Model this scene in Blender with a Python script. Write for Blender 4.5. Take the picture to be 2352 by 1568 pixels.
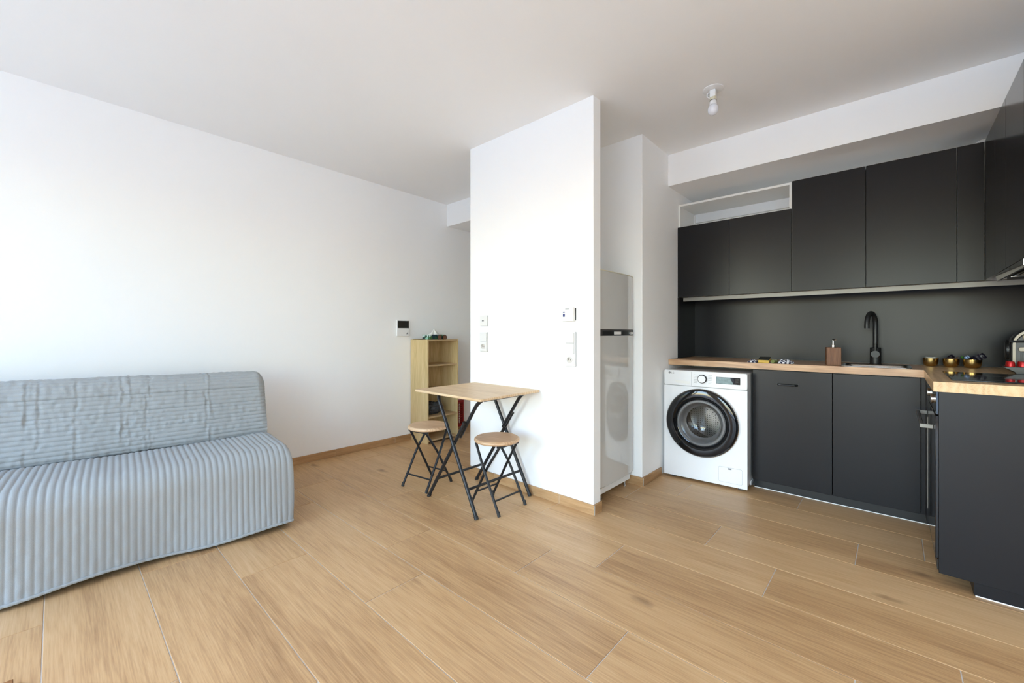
import bpy, bmesh, math, random
from mathutils import Vector, Matrix, noise
random.seed(7)
for o in list(bpy.data.objects): bpy.data.objects.remove(o, do_unlink=True)
S = bpy.context.scene
COL = S.collection
R = math.radians

# ------------------------------------------------------------------ camera
cam_d = bpy.data.cameras.new('camera'); cam = bpy.data.objects.new('camera', cam_d); COL.objects.link(cam)
cam.location = (0, 0, 1.12); cam.rotation_euler = (R(90), 0, R(42.46))
cam_d.sensor_width = 36; cam_d.lens = 960/2352*36; cam_d.shift_y = -20/2352; cam_d.clip_start = .02
S.camera = cam

# ------------------------------------------------------------------ world / daylight
W = bpy.data.worlds.new('sky'); S.world = W; W.use_nodes = True
nt = W.node_tree; bg = nt.nodes['Background']
sky = nt.nodes.new('ShaderNodeTexSky'); sky.sky_type = 'NISHITA'; sky.sun_disc = False
sky.sun_elevation = R(42); sky.sun_rotation = R(218); sky.air_density = 1.2; sky.dust_density = 1.0; sky.ozone_density = 1.0
hs = nt.nodes.new('ShaderNodeHueSaturation'); hs.inputs['Saturation'].default_value = 1.0
nt.links.new(sky.outputs[0], hs.inputs['Color']); tint = nt.nodes.new('ShaderNodeMix'); tint.data_type = 'RGBA'; tint.blend_type = 'MULTIPLY'; tint.inputs['Factor'].default_value = 1
tint.inputs['B'].default_value = (.92, 1.02, 1.10, 1)      # hazy blue-white daylight
nt.links.new(hs.outputs[0], tint.inputs['A']); nt.links.new(tint.outputs['Result'], bg.inputs['Color'])
bg.inputs['Strength'].default_value = 1.0
WIN = [(-3.25, -1.60), (-.80, .95), (1.45, 2.50)]          # guessed, unseen windows behind the camera; the last added for fill light
WY, WZ0, WZ1 = -2.1, .03, 2.25
for i, (a, b) in enumerate(WIN):
    l = bpy.data.lights.new('window_portal', 'AREA'); l.shape = 'RECTANGLE'; l.size = b-a; l.size_y = WZ1-WZ0
    l.cycles.is_portal = True
    lo = bpy.data.objects.new('window_portal', l); COL.objects.link(lo)
    lo.location = ((a+b)/2, WY-.02, (WZ0+WZ1)/2); lo.rotation_euler = (R(90), 0, 0)
S.view_settings.view_transform = 'Standard'; S.view_settings.look = 'None'
S.view_settings.gamma = 1; S.view_settings.use_curve_mapping = False
S.view_settings.exposure = 0.98
S.cycles.max_bounces = 20; S.cycles.diffuse_bounces = 14; S.cycles.glossy_bounces = 6; S.cycles.transmission_bounces = 10

# ------------------------------------------------------------------ helpers
class MB:
    def __init__(s): s.v = []; s.f = []
    def add(s, vs, fs):
        o = len(s.v); s.v += [tuple(v) for v in vs]; s.f += [tuple(i+o for i in f) for f in fs]; return s
    def box(s, x0, x1, y0, y1, z0, z1):
        return s.add([(x0,y0,z0),(x1,y0,z0),(x1,y1,z0),(x0,y1,z0),(x0,y0,z1),(x1,y0,z1),(x1,y1,z1),(x0,y1,z1)],
                     [(0,3,2,1),(4,5,6,7),(0,1,5,4),(1,2,6,5),(2,3,7,6),(3,0,4,7)])
    def tube(s, path, r, n=12, cap=True):
        P = [Vector(p) for p in path]; m = len(P); rs = r if isinstance(r, (list, tuple)) else [r]*m
        t0 = (P[1]-P[0]).normalized(); up = Vector((0,0,1)) if abs(t0.z) < .9 else Vector((0,1,0))
        a = t0.cross(up).normalized(); vs = []; fs = []
        for i in range(m):
            t = (P[min(i+1,m-1)]-P[max(i-1,0)]).normalized()
            a = (a - t*a.dot(t)).normalized(); b = t.cross(a)
            for k in range(n):
                th = 2*math.pi*k/n; vs.append(P[i] + (a*math.cos(th)+b*math.sin(th))*rs[i])
        for i in range(m-1):
            for k in range(n):
                k2 = (k+1) % n; fs.append((i*n+k, i*n+k2, (i+1)*n+k2, (i+1)*n+k))
        if cap: fs.append(tuple(range(n))[::-1]); fs.append(tuple((m-1)*n+k for k in range(n)))
        return s.add(vs, fs)
    def lathe(s, prof, c=(0,0,0), axis='z', n=40, close=False):
        vs = []; fs = []; m = len(prof)
        for (r, h) in prof:
            for k in range(n):
                th = 2*math.pi*k/n; x, y = r*math.cos(th), r*math.sin(th)
                p = {'z': (x, y, h), 'y': (x, h, y), 'x': (h, x, y)}[axis]
                vs.append((p[0]+c[0], p[1]+c[1], p[2]+c[2]))
        for i in range(m-1):
            for k in range(n):
                k2 = (k+1) % n; fs.append((i*n+k, i*n+k2, (i+1)*n+k2, (i+1)*n+k))
        if close:
            fs.append(tuple(range(n))[::-1]); fs.append(tuple((m-1)*n+k for k in range(n)))
        return s.add(vs, fs)
    def prism(s, poly, h0, h1, axis='z'):
        n = len(poly)
        def P(a, b, h): return {'z': (a, b, h), 'y': (a, h, b), 'x': (h, a, b)}[axis]
        vs = [P(a, b, h0) for a, b in poly]+[P(a, b, h1) for a, b in poly]
        fs = [tuple(range(n))[::-1], tuple(range(n, 2*n))]+[(i, (i+1) % n, n+(i+1) % n, n+i) for i in range(n)]
        return s.add(vs, fs)
    def grid(s, fn, nu, nv):
        vs = [fn(i/nu, j/nv) for i in range(nu+1) for j in range(nv+1)]
        fs = [(i*(nv+1)+j, (i+1)*(nv+1)+j, (i+1)*(nv+1)+j+1, i*(nv+1)+j+1) for i in range(nu) for j in range(nv)]
        return s.add(vs, fs)
    def mesh(s, name, mat=None, smooth=35, fix=True):
        me = bpy.data.meshes.new(name); me.from_pydata(s.v, [], s.f)
        if fix:
            bm = bmesh.new(); bm.from_mesh(me); bmesh.ops.recalc_face_normals(bm, faces=bm.faces); bm.to_mesh(me); bm.free()
        if mat: me.materials.append(mat)
        if smooth:
            me.shade_smooth(); me.set_sharp_from_angle(angle=R(smooth))
        return me
    def build(s, name, mat, parent=None, bevel=0, seg=2, smooth=35, fix=True, loc=None, rot=None):
        return put(name, s.mesh(name, mat, smooth, fix), parent, bevel, seg, loc, rot)

def put(name, me, parent=None, bevel=0, seg=2, loc=None, rot=None):
    o = bpy.data.objects.new(name, me); COL.objects.link(o)
    if parent: o.parent = parent
    if loc: o.location = loc
    if rot: o.rotation_euler = rot
    if bevel:
        m = o.modifiers.new('bevel', 'BEVEL'); m.width = bevel; m.segments = seg; m.limit_method = 'ANGLE'; m.angle_limit = R(40)
        m.harden_normals = False
    return o
def bx(*a): return MB().box(*a)
def tag(o, label, cat, group=None):
    o['label'] = label; o['category'] = cat
    if group: o['group'] = group
    return o
def struct(o): o['kind'] = 'structure'; return o
def thing(name, label, cat, loc=(0,0,0), rz=0, group=None):
    o = bpy.data.objects.new(name, None); COL.objects.link(o); o.location = loc; o.rotation_euler = (0, 0, rz)
    o.empty_display_size = .05
    return tag(o, label, cat, group)
def arc(cx, cz, r, a0, a1, n):
    return [(cx+r*math.cos(R(a0+(a1-a0)*i/n)), cz+r*math.sin(R(a0+(a1-a0)*i/n))) for i in range(n+1)]
def rrect(x0, x1, y0, y1, r, n=5):
    return arc(x1-r, y0+r, r, -90, 0, n)+arc(x1-r, y1-r, r, 0, 90, n)+arc(x0+r, y1-r, r, 90, 180, n)+arc(x0+r, y0+r, r, 180, 270, n)

# ------------------------------------------------------------------ materials
def srgb(r, g, b):
    f = lambda c: (c/255/12.92 if c/255 <= .04045 else ((c/255+.055)/1.055)**2.4)
    return (f(r), f(g), f(b), 1)
def pbr(name, col, rough=.5, metal=0, spec=.5, var=.06, vscale=6, bump=0, bscale=200, coat=0, trans=0, ior=1.45, sheen=0, rvar=0):
    m = bpy.data.materials.new(name); m.use_nodes = True; t = m.node_tree; b = t.nodes['Principled BSDF']
    b.inputs['Roughness'].default_value = rough; b.inputs['Metallic'].default_value = metal
    b.inputs['Specular IOR Level'].default_value = spec; b.inputs['IOR'].default_value = ior
    b.inputs['Coat Weight'].default_value = coat; b.inputs['Coat Roughness'].default_value = .08
    b.inputs['Transmission Weight'].default_value = trans; b.inputs['Sheen Weight'].default_value = sheen
    tc = t.nodes.new('ShaderNodeTexCoord'); nz = t.nodes.new('ShaderNodeTexNoise'); nz.inputs['Scale'].default_value = vscale
    nz.inputs['Detail'].default_value = 4
    t.links.new(tc.outputs['Object'], nz.inputs['Vector'])
    mx = t.nodes.new('ShaderNodeMix'); mx.data_type = 'RGBA'
    c = Vector(col[:3]); mx.inputs['A'].default_value = (*(c*(1-var)), 1); mx.inputs['B'].default_value = (*[min(1, x) for x in c*(1+var)], 1)
    t.links.new(nz.outputs['Fac'], mx.inputs['Factor']); t.links.new(mx.outputs['Result'], b.inputs['Base Color'])
    if rvar:
        mr = t.nodes.new('ShaderNodeMapRange'); mr.inputs['To Min'].default_value = rough-rvar; mr.inputs['To Max'].default_value = rough+rvar
        t.links.new(nz.outputs['Fac'], mr.inputs['Value']); t.links.new(mr.outputs[0], b.inputs['Roughness'])
    if bump:
        n2 = t.nodes.new('ShaderNodeTexNoise'); n2.inputs['Scale'].default_value = bscale; n2.inputs['Detail'].default_value = 3
        t.links.new(tc.outputs['Object'], n2.inputs['Vector'])
        bp = t.nodes.new('ShaderNodeBump'); bp.inputs['Strength'].default_value = bump; bp.inputs['Distance'].default_value = .002
        t.links.new(n2.outputs['Fac'], bp.inputs['Height']); t.links.new(bp.outputs[0], b.inputs['Normal'])
    return m
def wood(name, dark, mid, light, axis='x', rough=.45, scale=1.0, knots=0.0, rnd=True, spec=.4, cath=.5, fine=1.0, objvar=.12, bump=.12):
    m = bpy.data.materials.new(name); m.use_nodes = True; t = m.node_tree; N = t.nodes; L = t.links; b = N['Principled BSDF']
    b.inputs['Specular IOR Level'].default_value = spec
    tc = N.new('ShaderNodeTexCoord'); oi = N.new('ShaderNodeObjectInfo')
    ad = N.new('ShaderNodeVectorMath'); ad.operation = 'ADD'
    if rnd:
        ml = N.new('ShaderNodeVectorMath'); ml.operation = 'MULTIPLY_ADD'
        cb = N.new('ShaderNodeCombineXYZ')
        for k, mul in enumerate((37.3, 53.1, 71.7)):
            q = N.new('ShaderNodeMath'); q.operation = 'MULTIPLY'; q.inputs[1].default_value = mul
            L.new(oi.outputs['Random'], q.inputs[0]); L.new(q.outputs[0], cb.inputs[k])
        L.new(tc.outputs['Object'], ad.inputs[0]); L.new(cb.outputs[0], ad.inputs[1])
    else:
        L.new(tc.outputs['Object'], ad.inputs[0])
    def mapped(along, across):
        mp = N.new('ShaderNodeMapping'); sc = {'x': (along, across, across), 'y': (across, along, across), 'z': (across, across, along)}[axis]
        mp.inputs['Scale'].default_value = [v*scale for v in sc]; L.new(ad.outputs[0], mp.inputs['Vector']); return mp
    def noi(along, across, detail=4, rough_=.55, dist=0):
        n = N.new('ShaderNodeTexNoise'); n.inputs['Scale'].default_value = 1; n.inputs['Detail'].default_value = detail
        n.inputs['Roughness'].default_value = rough_; n.inputs['Distortion'].default_value = dist
        L.new(mapped(along, across).outputs[0], n.inputs['Vector']); return n
    broad = noi(.9, 7, 3); fineg = noi(7, 190, 4, .6); med = noi(2.4, 34, 5, .6, .6)
    wv = N.new('ShaderNodeTexWave'); wv.wave_type = 'BANDS'; wv.bands_direction = {'x': 'Y', 'y': 'X', 'z': 'X'}[axis]
    wv.inputs['Scale'].default_value = 4.2; wv.inputs['Distortion'].default_value = 15; wv.inputs['Detail'].default_value = 2.5
    wv.inputs['Detail Scale'].default_value = .7; wv.inputs['Detail Roughness'].default_value = .5
    L.new(mapped(.5, 2.6).outputs[0], wv.inputs['Vector'])
    def mul(a, k):
        q = N.new('ShaderNodeMath'); q.operation = 'MULTIPLY'; L.new(a, q.inputs[0]); q.inputs[1].default_value = k; return q.outputs[0]
    def add(a, c):
        q = N.new('ShaderNodeMath'); q.operation = 'ADD'; L.new(a, q.inputs[0]); L.new(c, q.inputs[1]); return q.outputs[0]
    v = add(add(mul(broad.outputs['Fac'], .40), mul(med.outputs['Fac'], .24)), add(mul(fineg.outputs['Fac'], .36*fine), mul(wv.outputs['Fac'], .16*cath)))
    if rnd:
        q = N.new('ShaderNodeMath'); q.operation = 'MULTIPLY_ADD'; L.new(oi.outputs['Random'], q.inputs[0]); q.inputs[1].default_value = objvar; q.inputs[2].default_value = -objvar/2
        v = add(v, q.outputs[0])
    cr = N.new('ShaderNodeValToRGB'); e = cr.color_ramp.elements
    e[0].position = .34; e[0].color = dark; e[1].position = .78; e[1].color = light
    k = e.new(.56); k.color = mid
    L.new(v, cr.inputs['Fac']); out = cr.outputs['Color']
    if knots:
        vo = N.new('ShaderNodeTexVoronoi'); vo.inputs['Scale'].default_value = 1; vo.inputs['Randomness'].default_value = 1
        wn = N.new('ShaderNodeTexNoise'); wn.inputs['Scale'].default_value = 14
        L.new(ad.outputs[0], wn.inputs['Vector'])
        mp = mapped(1.1, 2.6); a2 = N.new('ShaderNodeVectorMath'); a2.operation = 'MULTIPLY_ADD'
        L.new(wn.outputs['Color'], a2.inputs[0]); a2.inputs[1].default_value = (.07, .07, .07); L.new(mp.outputs[0], a2.inputs[2])
        L.new(a2.outputs[0], vo.inputs['Vector'])
        mr = N.new('ShaderNodeMapRange'); mr.inputs['From Min'].default_value = .015; mr.inputs['From Max'].default_value = .085
        mr.inputs['To Min'].default_value = knots; mr.inputs['To Max'].default_value = 0
        L.new(vo.outputs['Distance'], mr.inputs['Value'])
        mx = N.new('ShaderNodeMix'); mx.data_type = 'RGBA'; L.new(mr.outputs[0], mx.inputs['Factor']); L.new(out, mx.inputs['A'])
        mx.inputs['B'].default_value = (dark[0]*.45, dark[1]*.42, dark[2]*.4, 1); out = mx.outputs['Result']
    L.new(out, b.inputs['Base Color'])
    mr2 = N.new('ShaderNodeMapRange'); mr2.inputs['To Min'].default_value = rough-.06; mr2.inputs['To Max'].default_value = rough+.08
    L.new(med.outputs['Fac'], mr2.inputs['Value']); L.new(mr2.outputs[0], b.inputs['Roughness'])
    bp = N.new('ShaderNodeBump'); bp.inputs['Strength'].default_value = bump; bp.inputs['Distance'].default_value = .001
    L.new(fineg.outputs['Fac'], bp.inputs['Height']); L.new(bp.outputs[0], b.inputs['Normal'])
    return m

M = {}
M['wall'] = pbr('white_wall_paint', (.90, .90, .895), .62, spec=.3, var=.012, vscale=2, bump=.05, bscale=90)
M['ceil'] = pbr('ceiling_paint', (.88, .88, .87), .9, spec=.15, var=.012, vscale=2)
M['grout'] = pbr('light_grout', (.66, .64, .61), .85, spec=.2, var=.08, vscale=40)
FD, FM, FL = srgb(158, 120, 82), srgb(197, 159, 114), srgb(215, 181, 138)
M['floor'] = wood('oak_look_tile', FD, FM, FL, 'x', .40, 1.0, .8, True, .42, .2, 1.25, .14)
M['base'] = wood('oak_look_skirting', srgb(140, 104, 68), srgb(178, 140, 98), srgb(200, 166, 124), 'x', .45, 1.0, 0, True, .4)
M['basey'] = wood('oak_look_skirting_side', srgb(140, 104, 68), srgb(178, 140, 98), srgb(200, 166, 124), 'y', .45, 1.0, 0, True, .4)
M['table'] = wood('oak_laminate_table', srgb(186, 152, 112), srgb(212, 182, 144), srgb(228, 203, 168), 'x', .42, 1.3, 0, False, .4, 1.0)
M['tablex'] = M['table']
M['seat'] = wood('oak_laminate_seat', srgb(172, 134, 98), srgb(200, 164, 128), srgb(218, 188, 154), 'x', .42, 1.6, 0, True, .4, 1.0)
M['counter'] = wood('oak_worktop', srgb(150, 112, 80), srgb(190, 150, 114), srgb(212, 178, 142), 'x', .3, 1.2, .25, False, .5, .8)
M['countery'] = wood('oak_worktop_side_run', srgb(170, 134, 92), srgb(205, 170, 126), srgb(222, 190, 148), 'y', .3, 1.2, .25, False, .5, .8)
M['shelf'] = wood('sonoma_oak_board', srgb(178, 148, 98), srgb(208, 182, 132), srgb(224, 202, 158), 'z', .5, 1.5, 0, False, .35, .7)
M['shelfh'] = wood('sonoma_oak_shelf', srgb(160, 130, 92), srgb(186, 158, 118), srgb(204, 178, 138), 'y', .5, 1.5, 0, False, .35, .7)
M['cab'] = pbr('anthracite_laminate', (.0105, .0105, .0125), .29, spec=.30, var=.1, vscale=3)
M['cabgloss'] = pbr('anthracite_satin', (.014, .014, .016), .2, spec=.5, var=.1, vscale=3)
M['black'] = pbr('black_plastic', (.012, .012, .013), .38, var=.1)
M['blackgloss'] = pbr('black_glass', (.006, .006, .007), .06, spec=.6, var=.05)
M['tube'] = pbr('charcoal_steel_tube', (.022, .023, .026), .32, metal=.35, var=.08)
M['rubber'] = pbr('black_rubber', (.02, .02, .02), .6, var=.1)
M['white'] = pbr('white_plastic', (.80, .80, .80), .35, var=.01)
M['appl'] = pbr('white_appliance_enamel', (.80, .81, .83), .22, spec=.5, var=.01)
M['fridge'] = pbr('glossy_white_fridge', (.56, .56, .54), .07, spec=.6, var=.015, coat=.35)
M['cream'] = pbr('cream_seal', (.66, .62, .48), .5, var=.03)
M['cabwhite'] = pbr('white_melamine', (.78, .78, .76), .4, var=.012)
M['grey'] = pbr('dark_grey_plastic', (.06, .06, .06), .4, var=.05)
M['chrome'] = pbr('brushed_metal', (.62, .61, .59), .25, metal=1, var=.04, vscale=30)
M['rail'] = pbr('satin_aluminium', (.25, .24, .22), .45, metal=.3, var=.03)
M['rail2'] = pbr('satin_steel', (.42, .41, .40), .4, metal=.5, var=.03)
M['brass'] = pbr('brushed_brass', (.48, .33, .13), .24, metal=1, var=.06, vscale=20)
M['red'] = pbr('red_foil', (.42, .012, .014), .28, metal=.4, var=.06)
M['redp'] = pbr('red_lacquer', (.30, .010, .012), .4, var=.08)
M['soapwood'] = wood('walnut_block', srgb(74, 46, 28), srgb(112, 74, 48), srgb(140, 98, 66), 'z', .5, 3, 0, False)
M['brownwood'] = wood('brown_wood', srgb(110, 70, 36), srgb(150, 102, 58), srgb(178, 130, 80), 'x', .5, 2, 0, False)
M['yellow'] = pbr('yellow_sponge', (.62, .42, .10), .9, var=.1, vscale=120, bump=.6, bscale=300)
M['scour'] = pbr('dark_scouring_pad', (.012, .014, .012), .95, var=.3, vscale=200, bump=.8, bscale=400)
M['glass'] = pbr('door_glass', (.92, .93, .94), .02, trans=1, ior=1.35, var=0)
M['drum'] = pbr('steel_drum', (.42, .41, .39), .3, metal=1, var=.2, vscale=9)
def perforate(m):
    t = m.node_tree; b = t.nodes['Principled BSDF']; src = b.inputs['Base Color'].links[0].from_socket
    tc = t.nodes.new('ShaderNodeTexCoord'); vo = t.nodes.new('ShaderNodeTexVoronoi'); vo.inputs['Scale'].default_value = 55; vo.inputs['Randomness'].default_value = .1
    t.links.new(tc.outputs['Object'], vo.inputs['Vector']); lt = t.nodes.new('ShaderNodeMath'); lt.operation = 'LESS_THAN'; lt.inputs[1].default_value = .22
    t.links.new(vo.outputs['Distance'], lt.inputs[0]); mx = t.nodes.new('ShaderNodeMix'); mx.data_type = 'RGBA'; mx.inputs['B'].default_value = (.02, .02, .02, 1)
    t.links.new(lt.outputs[0], mx.inputs['Factor']); t.links.new(src, mx.inputs['A']); t.links.new(mx.outputs['Result'], b.inputs['Base Color'])
perforate(M['drum'])
M['seal'] = pbr('grey_rubber_gasket', (.16, .16, .165), .4, var=.1)
M['plate'] = pbr('switch_plate_plastic', (.74, .725, .705), .4, var=.01)
M['softgap'] = pbr('soft_grey_gap', (.42, .42, .43), .6, var=.02)  # grey for panel gaps and the painted shadow edges of wall plates
M['bulb'] = pbr('frosted_bulb', (.74, .75, .80), .2, var=.01)
M['navy'] = pbr('navy_print', (.02, .035, .16), .4, var=.1)
M['print'] = pbr('grey_print', (.22, .22, .23), .5, var=.1)
M['ltprint'] = pbr('pale_print', (.50, .53, .62), .5, var=.15, vscale=200)
M['tissue'] = pbr('white_tissue', (.84, .84, .80), .9, var=.02)
M['darkbag'] = pbr('grey_fabric', (.055, .057, .062), .75, var=.3, vscale=30, bump=.4, bscale=60)
M['screen'] = pbr('dark_screen', (.012, .012, .010), .15, var=.2)
M['amber'] = pbr('brown_tinted_lens', (.16, .07, .04), .1, var=.1)
M['candygreen'] = pbr('green_wrapper', (.10, .28, .06), .25, metal=.4, var=.3, vscale=60)
M['candyblue'] = pbr('pale_blue_wrapper', (.35, .48, .75), .25, metal=.4, var=.3, vscale=60)
M['candydark'] = pbr('dark_wrapper', (.010, .008, .016), .3, var=.3, vscale=60)
M['candybrown'] = pbr('brown_wrapper', (.16, .10, .07), .3, metal=.3, var=.4, vscale=80)
M['creamtrim'] = pbr('champagne_metal', (.33, .29, .235), .38, metal=.2, var=.03)
M['olive'] = pbr('olive_cloth', (.14, .16, .05), .9, var=.2)
M['ground'] = pbr('terrace_paving', (.60, .60, .58), .9, var=.1)  # pale grey of the added ground that bounces daylight

def fabric():
    m = pbr('heather_blue_grey_quilt', (.338, .354, .358), .92, spec=.15, var=.16, vscale=420, bump=.35, bscale=700, sheen=.15)
    return m
M['fabric'] = fabric()
def checks(name, c1, c2, sc):
    m = bpy.data.materials.new(name); m.use_nodes = True; t = m.node_tree; b = t.nodes['Principled BSDF']; b.inputs['Roughness'].default_value = .9
    tc = t.nodes.new('ShaderNodeTexCoord'); ch = t.nodes.new('ShaderNodeTexChecker'); ch.inputs['Scale'].default_value = sc
    ch.inputs['Color1'].default_value = c1; ch.inputs['Color2'].default_value = c2
    t.links.new(tc.outputs['Object'], ch.inputs['Vector']); t.links.new(ch.outputs['Color'], b.inputs['Base Color']); return m
M['gingham'] = checks('gingham_cloth', (.75, .75, .80, 1), (.015, .015, .05, 1), 82)
def tissuebox():
    m = bpy.data.materials.new('leaf_printed_card'); m.use_nodes = True; t = m.node_tree; b = t.nodes['Principled BSDF']; b.inputs['Roughness'].default_value = .45
    tc = t.nodes.new('ShaderNodeTexCoord'); vo = t.nodes.new('ShaderNodeTexVoronoi'); vo.inputs['Scale'].default_value = 28
    cr = t.nodes.new('ShaderNodeValToRGB'); cr.color_ramp.interpolation = 'CONSTANT'; e = cr.color_ramp.elements
    e[0].color = (.02, .10, .05, 1); e[1].position = .35; e[1].color = (.30, .55, .45, 1)
    for p, c in ((.55, (.06, .16, .05, 1)), (.7, (.50, .62, .60, 1)), (.85, (.01, .04, .06, 1))):
        k = e.new(p); k.color = c
    sp = t.nodes.new('ShaderNodeSeparateColor')
    t.links.new(tc.outputs['Object'], vo.inputs['Vector']); t.links.new(vo.outputs['Color'], sp.inputs[0]); t.links.new(sp.outputs[0], cr.inputs['Fac'])
    t.links.new(cr.outputs['Color'], b.inputs['Base Color']); return m
M['leafbox'] = tissuebox()

# ------------------------------------------------------------------ dimensions
CZ = 2.64                       # wall tops (hidden in the ceiling slab)
def ceil_z(y): return 2.609-.0121*y
XL, XR, YK = -3.751, .765, 3.965   # left wall, right wall, kitchen back wall
YP0, YP1 = 2.236, 2.32          # dividing wall
XP0, XP1 = -2.498, -1.366
XRec, YRec = -1.362, 2.90       # recess wall corner

# ------------------------------------------------------------------ shell
T = .12
struct(MB().prism([(WY-T, ceil_z(WY-T)), (5.2, ceil_z(5.2)), (5.2, CZ+.1), (WY-T, CZ+.1)], XL-T, 2.82, 'x').build('ceiling', M['ceil']))
struct(bx(XL-T, XL, WY-T, 5.2, 0, CZ).build('wall_left', M['wall']))
XE = 2.7                        # unseen side of the room, widened for more light from the right
struct(bx(XR, XE+T, 2.50, YK+T, 0, CZ).build('wall_right', M['wall']))
struct(bx(XE, XE+T, WY-T, 2.50, 0, CZ).build('wall_right_far', M['wall']))
struct(bx(XRec, XR, YK, YK+T, 0, CZ).build('wall_kitchen', M['wall']))
struct(bx(XP0, XP1, YP0, YP1, 0, CZ).build('wall_partition', M['wall'], bevel=.004))
struct(bx(XP0, -2.06, YP1, YRec, 0, CZ).build('wall_niche', M['wall']))
struct(bx(XP0, XRec, YRec, YK+T, 0, CZ).build('wall_recess', M['wall'], bevel=.004))
struct(bx(XL, XP0, 5.08, 5.2, 0, CZ).build('wall_hall', M['wall']))
struct(bx(XP0, XP0+.12, YK+T, 5.2, 0, CZ).build('wall_hall_side', M['wall']))
struct(bx(XL, XP0, 3.005, 5.08, 2.325, CZ).build('trim_1', M['wall']))
struct(bx(XRec, XR, 3.378, YK, 2.315, CZ).build('trim_2', M['wall']))
# wall behind the camera with openings for the unseen windows
w = MB(); xs = [XL-T, WIN[0][0], WIN[0][1], WIN[1][0], WIN[1][1], WIN[2][0], WIN[2][1], XE+T]
for a, b in ((xs[0], xs[1]), (xs[2], xs[3]), (xs[4], xs[5]), (xs[6], xs[7])): w.box(a, b, WY-T, WY, 0, CZ)
for a, b in WIN: w.box(a, b, WY-T, WY, WZ1, CZ); w.box(a, b, WY-T, WY, 0, WZ0)
struct(w.build('wall_back', M['wall']))
for i, (a, b) in enumerate(WIN):
    fr = MB(); y0, y1 = WY-.09, WY-.03
    fr.box(a, a+.06, y0, y1, WZ0, WZ1); fr.box(b-.06, b, y0, y1, WZ0, WZ1); fr.box(a+.06, b-.06, y0, y1, WZ0, WZ0+.07); fr.box(a+.06, b-.06, y0, y1, WZ1-.06, WZ1)
    fr.box((a+b)/2-.05, (a+b)/2+.05, y0, y1, WZ0+.07, WZ1-.06)
    struct(fr.build('window_%d' % (i+1), M['white'], bevel=.004))  # frames of the unseen windows, the last one added for fill
struct(bx(-14, 10, -16, WY-T, -.12, -.02).build('ground_outside', M['ground']))  # unseen ground added to bounce daylight up to the ceiling

# floor: tile planks laid along x with open grout joints
floor = struct(bx(XL, XE, WY-T, 5.08, -.06, -.0022).build('floor', M['grout'], smooth=0))
ROWS = [-2.0725, -1.781, -1.4895, -1.198, -.9066, -.615, -.323, -.031, .270, .570, .868, 1.160, 1.452, 1.743, 2.030, 2.315, 2.605, 2.880, 3.180, 3.472, 3.764, 4.056, 4.348, 4.64, 4.932, 5.08]
ROWS = [WY-T] + ROWS
JO = {-.031: -1.71, .270: -2.58, .570: -2.20, .868: -1.62, 1.160: -1.953, 1.452: -1.309, 1.743: -1.053, 2.030: -1.63, 2.315: -.74, 2.605: -.141, 2.880: .11, 3.180: -.458}
g = .0032; pm = {}
def plank_mesh(lx, ly):
    k = (round(lx, 3), round(ly, 3))
    if k not in pm:
        m = MB(); b_ = .0012; z1 = 0
        p0 = [(-lx/2, -ly/2), (lx/2, -ly/2), (lx/2, ly/2), (-lx/2, ly/2)]
        p1 = [(-lx/2+b_, -ly/2+b_), (lx/2-b_, -ly/2+b_), (lx/2-b_, ly/2-b_), (-lx/2+b_, ly/2-b_)]
        vs = [(x, y, -.008) for x, y in p0]+[(x, y, -.0012) for x, y in p0]+[(x, y, 0) for x, y in p1]
        fs = [(0, 3, 2, 1), (8, 9, 10, 11)]+[(i, (i+1) % 4, 4+(i+1) % 4, 4+i) for i in range(4)]+[(4+i, 4+(i+1) % 4, 8+(i+1) % 4, 8+i) for i in range(4)]
        m.add(vs, fs); pm[k] = m.mesh('plank', M['floor'], smooth=0)
    return pm[k]
PL = 1.215
for i in range(len(ROWS)-1):
    y0, y1 = ROWS[i], ROWS[i+1]
    if y0 >= 3.4: x_hi = XP0
    else: x_hi = XE if y1 < 2.5 else XR
    j = JO.get(y0, -1.2+.37*((i*5) % 7)/2)
    while j > XL: j -= PL
    e = [XL]; j += PL
    while j < x_hi-.03: e.append(j); j += PL
    e.append(x_hi)
    for a, b in zip(e[:-1], e[1:]):
        if b-a < .03: continue
        put('plank', plank_mesh(b-a-g, y1-y0-g), floor, loc=((a+b)/2, (y0+y1)/2, 0))

# baseboards made of cut tile pieces
def baseboard(name, axis, c0, c1, f0, f1, joints, h=.062):
    th = f1-f0
    if axis == 'x': bk = bx(c0, c1, f0+.002, f1-.002, .001, h-.002)
    else: bk = bx(f0+.002, f1-.002, c0, c1, .001, h-.002)
    o = struct(bk.build(name, M['grout'], smooth=0))
    e = [c0]+[q for q in joints if c0 < q < c1]+[c1]
    for a, b in zip(e[:-1], e[1:]):
        a += .001; b -= .001
        m = bx(a-(a+b)/2, b-(a+b)/2, -th/2, th/2, -h/2, h/2) if axis == 'x' else bx(-th/2, th/2, a-(a+b)/2, b-(a+b)/2, -h/2, h/2)
        loc = ((a+b)/2, (f0+f1)/2, h/2) if axis == 'x' else ((f0+f1)/2, (a+b)/2, h/2)
        m.build('tile', M['base'] if axis == 'x' else M['basey'], o, bevel=.001, seg=1, loc=loc)
    return o
B = .011
baseboard('baseboard_left', 'y', WY, 5.0, XL, XL+B, [-2.4, -1.8, -1.2, -.6, 0, .6, 1.22, 1.72, 2.33, 2.93, 3.5, 4.1])
baseboard('baseboard_partition', 'x', XP0, XP1+B, YP0-B, YP0, [-2.22, -1.62])
baseboard('baseboard_partition_end', 'y', YP0, YP1, XP1, XP1+B, [])
baseboard('baseboard_niche', 'x', -2.05, XRec+B, YRec-B, YRec, [-1.8])
baseboard('baseboard_recess', 'y', YRec, 3.225, XRec, XRec+B, [])
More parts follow.
